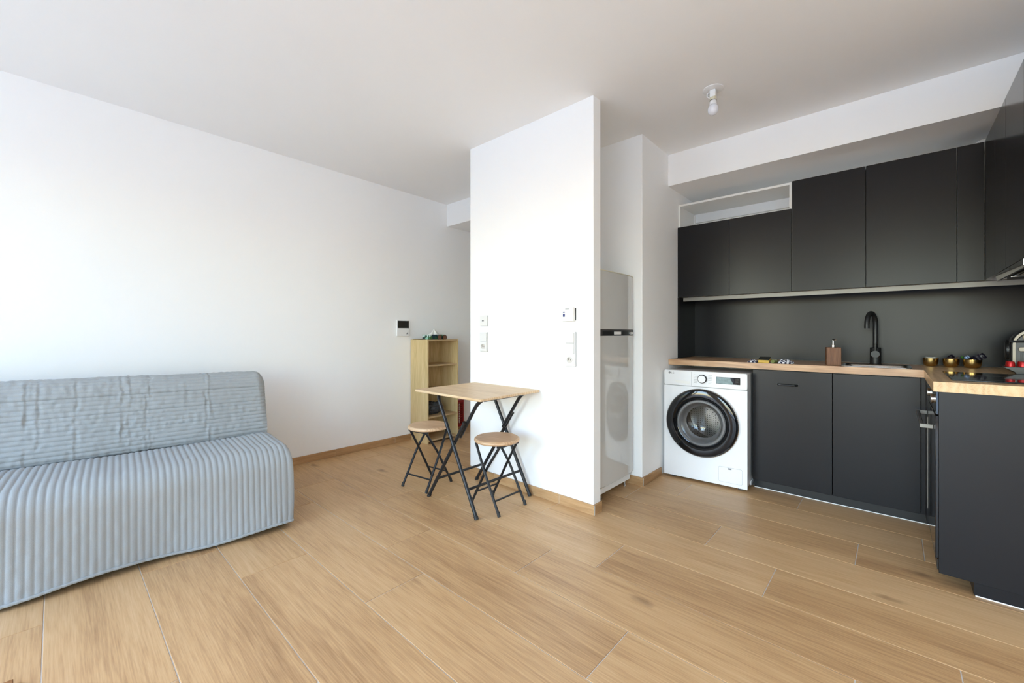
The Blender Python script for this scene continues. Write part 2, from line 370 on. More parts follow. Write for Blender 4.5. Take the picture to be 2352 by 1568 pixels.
baseboard('baseboard_hall', 'y', YP1, 5.0, XP0-B, XP0, [2.9, 3.5, 4.1])

# ------------------------------------------------------------------ kitchen: base units
CT, CB = .905, .862           # worktop top / underside
XF, YF = .126, 3.378          # worktop front edges
def base_unit(name, x0, x1, label, handle):
    t = thing(name, label, 'cabinet', ((x0+x1)/2, 3.41, 0)); hw = (x1-x0)/2
    bx(-hw+.001, hw-.001, .002, .53, .068, CB-.001 if handle else .745).build('body', M['cab'], t)
    if not handle: bx(-hw+.001, hw-.001, .002, .012, .747, CB-.001).build('front_rail', M['cab'], t)
    d = bx(-hw+.0015, hw-.0015, -.02, .0, .068, CB-.006).build('door', M['cab'], t, bevel=.0012)
    if handle:
        hz = .762; c = -.016
        pts = []
        for i in range(17):
            a = i/16; x = c-.058+.116*a; y = -.02-.026*min(1, 2.6*math.sin(math.pi*a)**.8 if 0 < a < 1 else 0); pts.append((x, y, hz))
        hd = MB().tube(pts, .0065, 10)
        for sx in (-.058, .058): hd.lathe([(0, -.024), (.008, -.024), (.008, -.02)], (c+sx, 0, hz), 'y', 14)
        hd.build('handle', M['black'], d)
    return t
base_unit('base_cabinet', -.754, -.296, 'dark grey base cabinet with black bow handle, right of the washing machine', True)
base_unit('base_cabinet', -.295, .114, 'plain dark grey base cabinet without handle under the sink', False)
t = thing('corner_filler', 'narrow dark filler strip in the inner corner of the base units', 'filler panel', (.132, 3.40, 0))
bx(-.017, .0175, -.008, .012, .068, CB-.001).build('panel', M['cab'], t, bevel=.001)
bx(.0, .0175, -.144, -.01, .068, CB-.001).build('side_panel', M['cab'], t, bevel=.001)
t = thing('plinth', 'black kick board under the back run of base cabinets', 'plinth', (-.3, 3.44, 0))
bx(-.452, .45, 0, .014, .003, .066).build('board', M['black'], t)
bx(-.452, .45, -.003, 0, .0005, .005).build('seal_strip', M['white'], t)
# right-hand run: end panel, plinth, oven
t = thing('end_panel', 'large dark grey panel closing the near end of the side run', 'panel', (.45, 2.632, 0))
bx(-.306, .305, -.009, .009, .064, CB-.001).build('panel', M['cab'], t, bevel=.001)
t = thing('plinth', 'dark recessed kick board below the large end panel', 'plinth', (.5, 2.66, 0))
bx(-.25, .255, -.018, -.004, .005, .062).build('board', M['cab'], t)
bx(-.25, -.236, -.004, .7, .003, .062).build('side_board', M['black'], t)
bx(-.246, .255, -.021, -.0185, .0005, .005).build('seal_strip', M['white'], t)
t = thing('oven', 'built-in black oven with steel handle behind the end panel', 'oven', (.152, 2.95, 0))
y0, y1 = -.305, .298
bx(.002, .55, y0, y1, .068, CB-.002).build('body', M['black'], t)
bx(-.016, .001, y0, y1, .757, CB-.004).build('control_panel', M['blackgloss'], t, bevel=.001)
dr = bx(-.018, .001, y0, y1, .12, .752).build('door', M['blackgloss'], t, bevel=.002)
bx(-.0195, -.0182, y1-.03, y1-.026, .16, .66).build('trim', M['rail'], dr)
bx(-.012, .001, y0, y1, .07, .116).build('bottom_strip', M['black'], t)
hd = MB().box(-.064, -.05, y0+.10, y1-.02, .676, .694).build('handle', M['grey'], dr, bevel=.003)
for yy in (y0+.10, y1-.032): bx(-.0645, -.0182, yy-.0005, yy+.012, .6755, .6945).build('bracket', M['rail'], hd, bevel=.002)
for yy in (.15, -.13): MB().lathe([(.0, -.0255), (.019, -.0255), (.0205, -.024), (.0205, -.0162), (.0, -.0162)], (0, yy, .808), 'x', 24).build('knob', M['chrome'], t)

# worktop: L-shaped with a cut-out for the sink
SX0, SX1, SY0, SY1 = -.25, .066, 3.43, 3.70
t = thing('worktop', 'L-shaped oak-look worktop over washing machine, base cabinets and oven', 'worktop', (-.3, 3.66, CT))
def ct(m, x0, x1, y0, y1): return m.box(x0+.3, x1+.3, y0-3.66, y1-3.66, CB-CT, 0)
m = MB(); yb = YK-.02
ct(m, XRec+.002, SX0, YF, yb); ct(m, SX0, SX1, YF, SY0); ct(m, SX0, SX1, SY1, yb); ct(m, SX1, XF, YF, yb)
m.build('back_slab', M['counter'], t)
m = MB(); ct(m, XF, XR-.002, 2.611, yb); m.build('side_slab', M['countery'], t)

# sink and tap
t = thing('sink', 'stainless steel drop-in sink in the worktop', 'sink', (-.092, 3.565, CT))
a, b = (SX1-SX0)/2, (SY1-SY0)/2; m = MB()
def ringpts(ex, z, r): return [(x, y, z) for x, y in rrect(-a-ex, a+ex, -b-ex, b+ex, r, 6)]
rings = [ringpts(.012, .0005, .03), ringpts(.011, .004, .03), ringpts(.004, .006, .028), ringpts(-.004, .004, .03), ringpts(-.010, -.01, .035), ringpts(-.018, -.14, .05), ringpts(-.05, -.15, .04)]
n = len(rings[0]); m.v = [p for r_ in rings for p in r_]
m.f = [(i*n+k, i*n+(k+1) % n, (i+1)*n+(k+1) % n, (i+1)*n+k) for i in range(len(rings)-1) for k in range(n)]+[tuple((len(rings)-1)*n+k for k in range(n))]
m.build('basin', M['chrome'], t, fix=False, smooth=50)
MB().lathe([(0, -.1485), (.03, -.1485), (.032, -.1495)], (0, 0, 0), 'z', 24).build('drain', M['chrome'], t)
t = thing('kitchen_tap', 'black swan-neck kitchen tap behind the sink', 'tap', (-.096, 3.80, CT))
MB().lathe([(0, .0005), (.032, .0005), (.032, .004), (.0295, .006), (.0295, .112), (.027, .114), (0, .114)], n=32).build('body', M['black'], t)
dx, dy = Vector((-.045, -.13, 0)).normalized()[:2]
pts = [(0, 0, .112), (0, 0, .18), (0, 0, .245)]+[(dx*(.062-.062*math.cos(R(q))), dy*(.062-.062*math.cos(R(q))), .27+.078*math.sin(R(q))) for q in range(0, 181, 12)]
pts += [(dx*.124, dy*.124, .245)]
MB().tube(pts, .0142, 16).build('spout', M['black'], t)
lv = MB().lathe([(0, -.052), (.023, -.052), (.025, -.049), (.025, -.027), (0, -.027)], (0, 0, .07), 'y', 28).build('lever_hub', M['black'], t)
MB().tube([(0, -.042, .09), (0, -.044, .118), (0, -.046, .140)], [.0085, .0085, .007], 10).build('lever', M['black'], lv)

# backsplash and its side return
t = thing('backsplash', 'smooth dark grey splashback panel between worktop and wall cabinets', 'splashback', (-.3, 3.955, CT))
bx(-1.0465, 1.06, -.006, .007, .001, .512).build('panel', M['cab'], t)
bx(-1.0605, -1.047, -.38, .007, .001, .512).build('side_return', M['cab'], t)

# ------------------------------------------------------------------ wall cabinets
YC = 3.573
ZB, ZT = 1.42, 2.208
def wall_unit(x0, x1, doors, zt_door, label, niche=False):
    t = thing('wall_cabinet', label, 'cabinet', ((x0+x1)/2, YC+.019, ZB)); hw = (x1-x0)/2; H = ZT-ZB; D = YK-.002-(YC+.019)
    p = .016
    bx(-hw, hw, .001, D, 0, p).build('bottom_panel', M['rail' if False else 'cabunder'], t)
    bx(-hw, hw, .001, D, H-p, H).build('top_panel', M['cabwhite'], t)
    sm = M['cabwhite'] if niche else M['black']
    bx(-hw, -hw+p, .001, D, p, H-p).build('side_panel', sm, t)
    bx(hw-p, hw, .001, D, p, H-p).build('side_panel', sm, t)
    if niche: bx(-.009, .009, .001, .3, p, zt_door-ZB-.031).build('divider', M['black'], t)  # black board added behind the door seam to stop light showing through
    bx(-hw+p, hw-p, D-.006, D, p, H-p).build('back_panel', M['cabwhite'], t)
    if niche:
        bx(-hw+p, hw-p, D-.03, D-.0065, H-p-.075, H-p).build('hanging_rail', M['appl'], t, bevel=.001)
        bx(-hw+p, -hw+p+.012, D-.045, D-.031, H-p-.085, H-p-.01).build('hanger_bracket', M['white'], t)
        bx(-hw+p, hw-p, .02, D-.007, zt_door-ZB-.03, zt_door-ZB-.014).build('shelf', M['cabwhite'], t)
    for a, b in doors:
        bx(a-(x0+x1)/2+.0015, b-(x0+x1)/2-.0015, -.019, 0, -.001, zt_door-ZB).build('door', M['cab'], t, bevel=.001)
    return t
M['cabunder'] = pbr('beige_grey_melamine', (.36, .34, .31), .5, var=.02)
wall_unit(-1.3605, -.546, [(-1.3605, -.958), (-.958, -.546)], 2.012, 'wall cabinet with two short dark doors and open white niche above them', True)
wall_unit(-.545, -.139, [(-.545, -.139)], ZT, 'tall dark single-door wall cabinet right of the open white niche')
wall_unit(-.138, .271, [(-.138, .271)], ZT, 'wide dark single-door wall cabinet above the tap, next to the corner')
t = thing('corner_wall_panel', 'narrow dark filler panel in the corner of the wall cabinets', 'filler panel', (.326, YC+.009, ZB))
bx(-.054, .053, -.009, .009, -.001, ZT-ZB).build('panel', M['cab'], t, bevel=.001)
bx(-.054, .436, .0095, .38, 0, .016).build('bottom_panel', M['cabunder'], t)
t = thing('wall_cabinet', 'dark wall cabinet above the cooker hood at the right edge', 'cabinet', (.40, 2.93, ZB))
bx(.001, .363, -.325, .33, .002, ZT-ZB).build('body', M['cab'], t)
bx(-.0195, 0, .048, .325, -.001, ZT-ZB+.004).build('door', M['cabgloss'], t, bevel=.001)
bx(-.0195, 0, -.325, .045, -.001, ZT-ZB+.004).build('door', M['cabgloss'], t, bevel=.001)
t = thing('corner_wall_panel', 'dark side filler panel between corner and cooker hood cabinet', 'filler panel', (.39, 3.41, ZB))
bx(-.0095, .0095, -.152, .1622, -.001, ZT-ZB+.004).build('panel', M['cabgloss'], t, bevel=.001)
t = thing('cooker_hood', 'slim black pull-out cooker hood under the right wall cabinet', 'cooker hood', (.40, 2.93, ZB))
bx(.02, .34, -.315, .32, -.03, -.001).build('body', M['grey'], t, bevel=.002)
vz = MB().prism([(-.0195, -.004), (-.012, -.034), (-.004, -.034), (-.008, -.004)], -.32, .325, 'y').build('visor', M['blackgloss'], t)
bx(-.0205, -.0095, -.3235, -.3205, -.03, -.004).build('end_cap', M['chrome'], t)
bx(.01, .33, .15, .153, -.034, -.0305).build('filter_frame', M['chrome'], t)
bx(.03, .33, -.29, .13, -.034, -.0305).build('filter', M['rail'], t)
t = thing('light_rail', 'long slim metal light strip under the wall cabinets', 'light strip', (-.3, 3.625, ZB))
bx(-1.03, 1.05, -.006, .006, -.033, -.002).build('profile', M['rail'], t, bevel=.001)
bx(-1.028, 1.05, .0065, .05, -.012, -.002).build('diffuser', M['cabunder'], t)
t = thing('ceiling_vent_cap', 'small round white cap high in the kitchen corner above the cabinets', 'vent cap', (.40, 3.90, 2.27))
MB().lathe([(0, -.06), (.035, -.06), (.04, -.05), (.04, .0), (0, 0)], (0, .0, 0), 'y', 24).build('cap', M['white'], t)
MB().lathe([(.03, .0), (.03, .06)], (0, 0, 0), 'y', 24).build('pipe', M['white'], t)

# ------------------------------------------------------------------ washing machine
rz = R(3.2)
t = thing('washing_machine', 'white front-loading washing machine with round black door', 'washing machine', (-1.338, 3.236, 0), rz)
wW, wH, wD = .580, .832, .42
m = MB(); bp_ = rrect(.004, wW-.004, .022, wH-.004, .008, 3); n = len(bp_)
m.add([(a, .02, b) for a, b in bp_]+[(a, wD, b) for a, b in bp_], [(i, (i+1) % n, n+(i+1) % n, n+i) for i in range(n)]+[tuple(range(n, 2*n))])
m.build('body', M['appl'], t)
hc = (.277, .450); op = rrect(0, wW, .018, wH-.118, .012, 6); NN = 96; m = MB(); rings = []
def rayhit(th):
    d = (math.cos(th), math.sin(th)); ts = []
    if d[0] > 1e-6: ts.append((wW-hc[0])/d[0])
    if d[0] < -1e-6: ts.append((0-hc[0])/d[0])
    if d[1] > 1e-6: ts.append((wH-.118-hc[1])/d[1])
    if d[1] < -1e-6: ts.append((.018-hc[1])/d[1])
    return min(ts), d
angs = sorted([2*math.pi*k/NN for k in range(NN)]+[math.atan2(b-hc[1], a-hc[0]) % (2*math.pi) for a in (0, wW) for b in (.018, wH-.118)])
NN = len(angs)
for r0, y_ in ((.232, .0195), (.232, .0), ('o', .0), ('o', .0195)):
    for th in angs:
        k_, d = rayhit(th); k_ = k_ if r0 == 'o' else r0
        m.v.append((hc[0]+d[0]*k_, y_, hc[1]+d[1]*k_))
m.f = [(i*NN+k, i*NN+(k+1) % NN, ((i+1) % 4)*NN+(k+1) % NN, ((i+1) % 4)*NN+k) for i in range(4) for k in range(NN)]
fp = m.build('front_panel', M['appl'], t, bevel=.004, seg=3, smooth=30)
cp = MB().prism(rrect(0, wW, wH-.1165, wH, .012, 4), .0, .0195, 'y').build('control_panel', M['appl'], t, bevel=.005, seg=3)
MB().prism(rrect(.012, .205, wH-.113, wH-.006, .006, 3), -.0022, -.0002, 'y').build('detergent_drawer', M['appl'], t, bevel=.0008)
MB().prism([(.075, wH-.075), (.195, wH-.080), (.195, wH-.088), (.19, wH-.100), (.10, wH-.096)], -.0034, -.0023, 'y').build('grip', M['cabwhite'], t)
bx(.206, .2075, -.0012, .0, wH-.113, wH-.006).build('drawer_gap', M['softgap'], cp)
bx(.004, wW-.004, -.0004, .015, wH-.1178, wH-.1168).build('panel_gap', M['softgap'], cp)
kb = MB().lathe([(.0, -.026), (.025, -.026), (.0272, -.024), (.0272, -.001)], (.285, 0, wH-.055), 'y', 36).build('dial', M['appl'], t)
MB().lathe([(.0275, -.0235), (.0315, -.019), (.0315, -.0005), (.0275, -.0005)], (.285, 0, wH-.055), 'y', 36).build('dial_ring', M['black'], kb)
ds = MB().prism([(.378, wH-.033), (.535, wH-.033), (.535, wH-.082), (.378, wH-.082)][::-1], -.0018, -.0002, 'y').build('display', M['blackgloss'], t)
m = pbr('display_window', (.20, .27, .27), .15, var=.5, vscale=60)
MB().prism([(.380, wH-.035), (.470, wH-.035), (.492, wH-.080), (.380, wH-.080)][::-1], -.0024, -.0019, 'y').build('display_window', m, ds)
mk = MB()
for i in range(6):
    for sx in (.222, .325): mk.box(sx, sx+.026-.003*(i % 2), -.0009, -.0003, wH-.028-.012*i, wH-.0262-.012*i)
for i in range(5): mk.box(.505, .528, -.0027, -.002, wH-.042-.008*i, wH-.041-.008*i)
mk.build('printed_marks', M['print'], cp)['kind'] = 'stuff'
MB().lathe([(0, -.0015), (.006, -.0015), (.006, -.0003)], (.335, 0, wH-.103), 'y', 16).build('start_button', M['cabwhite'], t)
dc = (.277, 0, .450)
door = MB().lathe([(.246, -.001), (.250, -.012), (.248, -.030), (.240, -.040), (.222, -.044), (.197, -.043), (.188, -.036), (.181, -.024), (.176, -.016), (.170, -.014), (.170, -.002)], dc, 'y', 72).build('door', M['blackgloss'], t, smooth=30)
MB().lathe([(.251, -.0005), (.2535, -.008), (.2535, -.016), (.2505, -.018)], dc, 'y', 72).build('chrome_ring', M['chrome'], door)
MB().lathe([(.171, -.004), (.171, -.018), (.165, -.026), (.155, -.027), (.148, -.02), (.14, .01), (.128, .028), (.118, .032)], dc, 'y', 60).build('glass_rim', M['seal'], door)
MB().lathe([(.1505, -.0215), (.146, -.014), (.128, -.008), (.108, .016), (.08, .033), (.04, .039), (0.0005, .040), (.0005, .0365), (.04, .0355), (.078, .0295), (.104, .0125), (.125, -.0115), (.143, -.0175), (.1505, -.0215)], dc, 'y', 60).build('door_glass', M['glass'], door, fix=True)
dm = MB().lathe([(.176, -.001), (.176, .03), (.165, .036), (.165, .05), (.2, .06), (.205, .3), (.18, .33), (.0005, .33)], dc, 'y', 60)
dm.build('drum', M['drum'], t)
for k in range(3):
    th = R(100+120*k); MB().box(-.02, .02, .07, .29, -.2, -.155)
    m = MB(); cx_, cz_ = dc[0]+.18*math.cos(th), dc[2]+.18*math.sin(th)
    m.tube([(cx_, .075, cz_), (cx_, .10, cz_), (cx_, .28, cz_)], [.006, .016, .018], 12).build('drum_paddle', M['grey'], t)
MB().prism(rrect(.3935, .5495, .0435, .1535, .011, 3), -.0006, .0, 'y').build('flap_gap', M['softgap'], t)
hp = MB().prism(rrect(.395, .548, .045, .152, .010, 3), -.0018, -.0007, 'y').build('pump_flap', M['appl'], t, bevel=.0008)
bx(.455, .480, -.0032, -.002, .139, .149).build('flap_latch', M['print'], hp)
fo = MB()
for x_, y_ in ((.06, .05), (.53, .05), (.06, .40), (.53, .40)):
    MB().lathe([(0, 0), (.02, 0), (.02, .008), (.009, .010), (.009, .022), (0, .022)], (x_, y_, 0), 'z', 18).build('foot', M['grey'], t)
bx(wW-.003, wW+.003, .12, .40, .02, .05).build('side_skirt', M['appl'], t, bevel=.003)
def text(body, size, mat, parent, loc, rot, name, ext=.0004):
    c = bpy.data.curves.new(name, 'FONT'); c.body = body; c.size = size; c.extrude = ext; c.resolution_u = 3
    o = bpy.data.objects.new(name, c); COL.objects.link(o)
    dg = bpy.context.evaluated_depsgraph_get(); me = bpy.data.meshes.new_from_object(o.evaluated_get(dg))
    bpy.data.objects.remove(o, do_unlink=True); me.materials.clear(); me.materials.append(mat)
    return put(name, me, parent, loc=loc, rot=rot)
lg = MB().lathe([(0, -.0035), (.0085, -.0035), (.0085, -.0023)], (.044, 0, wH-.021), 'y', 24).build('logo_disc', M['print'], t)
text('LG', .019, M['print'], t, (.056, -.0024, wH-.0278), (R(90), 0, 0), 'logo_letters')

# ------------------------------------------------------------------ fridge
t = thing('fridge', 'glossy white two-door fridge freezer in the niche behind the dividing wall', 'fridge', (-1.40, 2.60, 0))
fy0, fy1 = -.272, .272
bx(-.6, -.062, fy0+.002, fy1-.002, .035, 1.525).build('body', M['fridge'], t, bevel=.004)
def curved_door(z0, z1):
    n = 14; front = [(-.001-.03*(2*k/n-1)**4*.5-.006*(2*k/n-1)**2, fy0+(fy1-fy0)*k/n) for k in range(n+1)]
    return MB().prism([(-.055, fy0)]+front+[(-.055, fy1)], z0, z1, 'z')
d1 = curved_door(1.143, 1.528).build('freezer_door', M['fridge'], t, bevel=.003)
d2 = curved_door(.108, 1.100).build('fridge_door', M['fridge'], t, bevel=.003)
bx(-.05, -.016, fy0+.002, fy1-.002, 1.1005, 1.1425).build('handle_band', M['grey'], t)
for a_, b_ in ((-.17, -.02), (.1, .25)): bx(-.016, -.0145, a_, b_, 1.103, 1.13).build('handle_recess', M['black'], t)
bx(-.0158, -.009, -.02, .07, 1.108, 1.128).build('latch', M['white'], t, bevel=.002)
bx(-.0158, -.009, .20, .25, 1.108, 1.126).build('latch', M['chrome'], t, bevel=.002)
bx(-.062, -.0555, fy0+.004, fy1-.004, .112, 1.098).build('seal', M['cream'], t)
curved_door(1.5285, 1.5335).build('top_trim', M['cream'], d1)
bx(-.075, -.03, fy0+.01, fy1-.03, .052, .09).build('base_rail', M['cabwhite'], t, bevel=.002)
for yy in (-.12, .22): MB().lathe([(0, 0), (.012, 0), (.012, .006), (.007, .008), (.007, .052), (0, .052)], (-.06, yy, 0), 'z', 16).build('foot', M['chrome'], t)
st = bx(-.016, -.0135, .188, .232, 1.345, 1.485)
st = MB().prism([(-.0135, .176), (-.0125, .176), (-.0185, .228), (-.0195, .228)], 1.335, 1.478, 'z').build('sticker', M['navy'], d1)
mk = MB()
for k in range(9):
    z_ = 1.345+.0145*k
    mk.prism([(-.0127, .181+.006*(k % 2)), (-.0121, .181+.006*(k % 2)), (-.0176, .224), (-.0182, .224)], z_, z_+.0065, 'z')
mk.build('sticker_print', M['ltprint'], d1)['kind'] = 'stuff'
MB().prism([(-.0145, .195), (-.0135, .195), (-.0172, .226), (-.0182, .226)], 1.49, 1.497, 'z').build('badge', M['print'], d1)

# ------------------------------------------------------------------ folding table
t = thing('folding_table', 'square folding table with oak-look top and crossed dark steel legs', 'table', (-2.112, 1.955, 0))
tw, td, tz = .33, .284, .731
tp = MB().prism(rrect(-tw, tw, -td, td-.006, .016, 5), tz-.016, tz, 'z').build('table_top', M['table'], t, bevel=.004, seg=2)
def rnd(P, k=.03, n=6):
    out = [Vector(P[0])]
    for i in range(1, len(P)-1):
        a, b, c = Vector(P[i-1]), Vector(P[i]), Vector(P[i+1]); p = b+(a-b).normalized()*k; q = b+(c-b).normalized()*k
        for j in range(n+1):
            u = j/n; out.append(p*(1-u)**2+b*2*u*(1-u)+q*u*u)
    return out+[Vector(P[-1])]
r_ = .0115
fy, by = -.25, .245
for y_ in (fy, by):
    sg = 1 if y_ == fy else -1
    # leg from right foot to top left
    MB().tube(rnd([(.264, y_, .004), (-.10, y_, tz-.05), (-.128, y_+.02*sg, tz-.018)], .02), r_, 12).build('leg', M['tube'], t)
    yb_ = y_+.026*sg
    lg_ = MB().tube([(-.245, yb_, .004), (.125, yb_, .555)], r_, 12).build('leg', M['tube'], t)
    MB().tube(rnd([(.068-.012, yb_+.0235*sg, .452), (.215, yb_+.0235*sg, .68), (.262, yb_+.03*sg, tz-.018)], .03), r_, 12).build('upper_leg', M['tube'], t)
    MB().tube([(.118, yb_, .545), (.128, yb_, .560)], r_+.0015, 12).build('end_cap', M['black'], lg_)
    for zz in (.46, .53): MB().tube([(-.245+.37*(zz-.004)/.551, yb_-.014*sg, zz), (-.245+.37*(zz-.004)/.551, yb_+.034*sg, zz)], .004, 8).build('rivet', M['chrome'], t)
    MB().tube([(.2655, y_, .0), (.255, y_, .02)], r_+.002, 12).build('foot_cap', M['rubber'], t)
    MB().tube([(-.2465, yb_, .0), (-.234, yb_, .02)], r_+.002, 12).build('foot_cap', M['rubber'], t)
    MB().tube([(.0415, y_-.014*sg, .372), (.0415, yb_+.014*sg, .372)], .005, 8).build('pivot_bolt', M['chrome'], t) if False else None
MB().tube([(.176, fy, .155), (.176, by, .155)], .0085, 12).build('stretcher', M['tube'], t)
MB().tube([(-.152, fy+.026, .143), (-.152, by-.026, .143)], .0085, 12).build('stretcher', M['tube'], t)
MB().tube([(-.128, fy+.02, tz-.026), (-.128, by-.02, tz-.026)], .009, 10).build('top_bar', M['tube'], t)
MB().tube([(.258, fy+.07, tz-.026), (.258, by-.07, tz-.026)], .009, 10).build('top_bar', M['tube'], t)

# ------------------------------------------------------------------ folding stools
def stool(loc, rz_, label):
    t = thing('folding_stool', label, 'stool', loc, rz_, 'folding stools at the table')
    hs_ = .441; r = .149
    MB().lathe([(0, hs_-.026), (r-.012, hs_-.026), (r-.004, hs_-.022), (r, hs_-.014), (r-.002, hs_-.006), (r-.01, hs_), (0, hs_)], n=48).build('seat', M['seat'], t, rot=(0, 0, -rz_+R(20)))
    q = .0085
    for sy, s in ((-.122, 1), (.122, 1)):
        MB().tube(rnd([(.138, sy, .004), (.002, sy*.96, .25), (-.100, sy*.76, .405)], .05), q, 10).build('leg', M['tube'], t)
        MB().tube([(.1386, sy, 0), (.129, sy, .028)], q+.002, 10).build('foot_cap', M['rubber'], t)
    for sy in (-.100, .100):
        MB().tube(rnd([(-.138, sy, .004), (-.002, sy*.97, .25), (.100, sy*.8, .405)], .05), q, 10).build('leg', M['tube'], t)
        MB().tube([(-.1386, sy, 0), (-.129, sy, .028)], q+.002, 10).build('foot_cap', M['rubber'], t)
    MB().tube([(.102, -.119, .085), (.102, .119, .085)], .006, 10).build('stretcher', M['tube'], t)
    MB().tube([(-.102, -.098, .085), (-.102, .098, .085)], .006, 10).build('stretcher', M['tube'], t)
    for x_ in (-.098, .098):
        bx(x_-.010, x_+.010, -.094, .094, .400, .4145).build('seat_bracket', M['tube'], t, bevel=.003)
    return t
stool((-1.912, 1.944, 0), R(0), 'round folding stool with oak-look seat nearest the camera, against the wall')
stool((-2.548, 1.866, 0), R(-82), 'round folding stool with oak-look seat left of the table')

# ------------------------------------------------------------------ bookcase and what stands in it
t = thing('bookcase', 'narrow light oak bookcase with four open compartments by the left wall', 'bookcase', (-3.598, 2.717, 0))
hx, hy, Hb, p = .147, .20, 1.05, .015
bx(-hx, hx, -hy, -hy+p, 0, Hb).build('side_panel', M['shelf'], t, bevel=.001)
bx(-hx, hx, hy-p, hy, 0, Hb).build('side_panel', M['shelf'], t, bevel=.001)
bx(-hx, -hx+.005, -hy+p, hy-p, .03, Hb-p).build('back_panel', M['shelf'], t)
bx(-hx, hx-.002, -hy+p, hy-p, Hb-p, Hb-.0005).build('top_panel', M['shelfh'], t)
for z_ in (.03, .265, .525, .787): bx(-hx+.005, hx-.004, -hy+p, hy-p, z_-p/2, z_+p/2).build('shelf', M['shelfh'], t)
t = thing('tissue_box', 'leaf-printed tissue box with a white tissue pulled out, on the bookcase', 'tissue box', (-3.592, 2.70, 1.0495), R(4))
bx(-.058, .058, -.105, .115, .001, .052).build('box', M['leafbox'], t, bevel=.002)
m = MB()
def tis(u, v):
    th = u*2*math.pi; r = .05*(1-v)**1.3*(1+.35*math.sin(5*th+3*v))+.006
    return (.5*r*math.cos(th), 1.0*r*math.sin(th)+.01*math.sin(3*v), .051+.062*v+.006*math.sin(4*th)*v)
m.grid(tis, 48, 12).build('tissue', M['tissue'], t, fix=False)
t = thing('sunglasses', 'dark sunglasses with brown lenses lying in front of the tissue box', 'sunglasses', (-3.475, 2.72, 1.0505), R(0))
for s in (-1, 1):
    MB().lathe([(.0, -.002), (.024, -.002), (.026, 0), (.024, .002), (0, .002)], (0, s*.032, .021), 'x', 24).build('lens', M['amber'], t)
    MB().lathe([(.0242, -.003), (.028, -.003), (.028, .003), (.0242, .003)], (0, s*.032, .022-.0008), 'x', 24).build('rim', M['black'], t)
    MB().tube([(-.001, s*.062, .03), (-.02, s*.063, .03), (-.022, s*.02, .028)], .002, 8).build('temple', M['black'], t)
MB().tube([(0, -.008, .028), (.002, 0, .031), (0, .008, .028)], .002, 8).build('bridge', M['black'], t)
t = thing('tablet', 'thin dark tablet lying flat on the left of the bookcase top', 'tablet', (-3.66, 2.575, 1.05))
bx(-.07, .07, -.045, .05, .0005, .006).build('case', M['black'], t, bevel=.002)
bx(-.062, .062, -.038, .043, .0061, .0068).build('screen', M['screen'], t)
m = MB(); random.seed(3)
def bag(u, v):
    th = u*2*math.pi; ph = v*math.pi; d = Vector((math.sin(ph)*math.cos(th), math.sin(ph)*math.sin(th), math.cos(ph)))
    k = 1+.28*noise.noise(d*2.4)+.16*noise.noise(d*6)+.10*abs(noise.noise(d*11))
    return (d.x*.075*k, max(-.125, min(.12, d.y*.112*k)), max(-.058, d.z*.062*k))
bg_ = m.grid(bag, 64, 36).build('folded_bag', M['darkbag'], None, loc=(-3.575, 2.668, .265+.0085+.058), fix=False, smooth=60)
tag(bg_, 'crumpled dark grey fabric bag on the third shelf of the bookcase', 'bag')
t = thing('folding_crate', 'red wire grid rack standing on the floor behind the bookcase', 'rack', (-3.66, 3.09, 0))
for y_ in (-.06, .055): bx(-.03, .03, y_-.006, y_+.006, 0, .355).build('post', M['redp'], t, bevel=.002)
bx(-.03, .03, -.054, .049, .33, .355).build('top_bar', M['redp'], t, bevel=.002)
bx(-.03, .03, -.054, .049, .06, .085).build('bottom_bar', M['redp'], t, bevel=.002)
for k in range(9): bx(.018, .024, -.054, .049, .108+.026*k, .113+.026*k).build('wire', M['redp'], t)
for k in range(3): bx(.0125, .0175, -.03+.026*k, -.026+.026*k, .0855, .3295).build('upright_wire', M['redp'], t)

# ------------------------------------------------------------------ wall fittings
t = thing('video_intercom', 'white video intercom with dark screen on the left wall', 'intercom', (XL, 2.417, 1.167))
bx(.001, .022, -.072, .072, -.082, .082).build('housing', M['white'], t, bevel=.004)
bx(.0222, .0245, -.066, .066, .0, .076).build('screen', M['screen'], t, bevel=.001)
bx(.0222, .0235, -.066, .066, -.078, -.006).build('speaker_cover', M['white'], t, bevel=.001)
MB().prism([(.035, -.062), (.06, -.062), (.048, -.042)], .0237, .0243, 'x').build('symbol', M['print'], t)
YW = YP0
def plate(name, x0, x1, z0, z1, label, cat, grp=None):
    t = thing(name, label, cat, ((x0+x1)/2, YW, (z0+z1)/2), 0, grp); w_, h_ = (x1-x0)/2, (z1-z0)/2
    MB().prism(rrect(-w_+.001, w_+.0016, -h_-.0016, h_-.001, .004, 3), -.004, -.0004, 'y').build('backing', M['softgap'], t)  # grey sheet shifted right and down, a painted shadow outline of the plate
    MB().prism(rrect(-w_, w_, -h_, h_, .004, 3), -.009, -.0042, 'y').build('frame', M['plate'], t, bevel=.0015)
    return t, w_, h_
def rocker(t, w_, z0, z1):
    bx(-w_-.0008, w_+.0012, -.0098, -.0091, z0-.0012, z1+.0006).build('rocker_gap', M['softgap'], t)  # grey rim painted in as the shadow gap around the rocker
    MB().prism([(-w_, z0), (w_, z0), (w_, z1), (-w_, z1)], -.0135, -.0099, 'y').build('rocker', M['plate'], t, bevel=.0012)
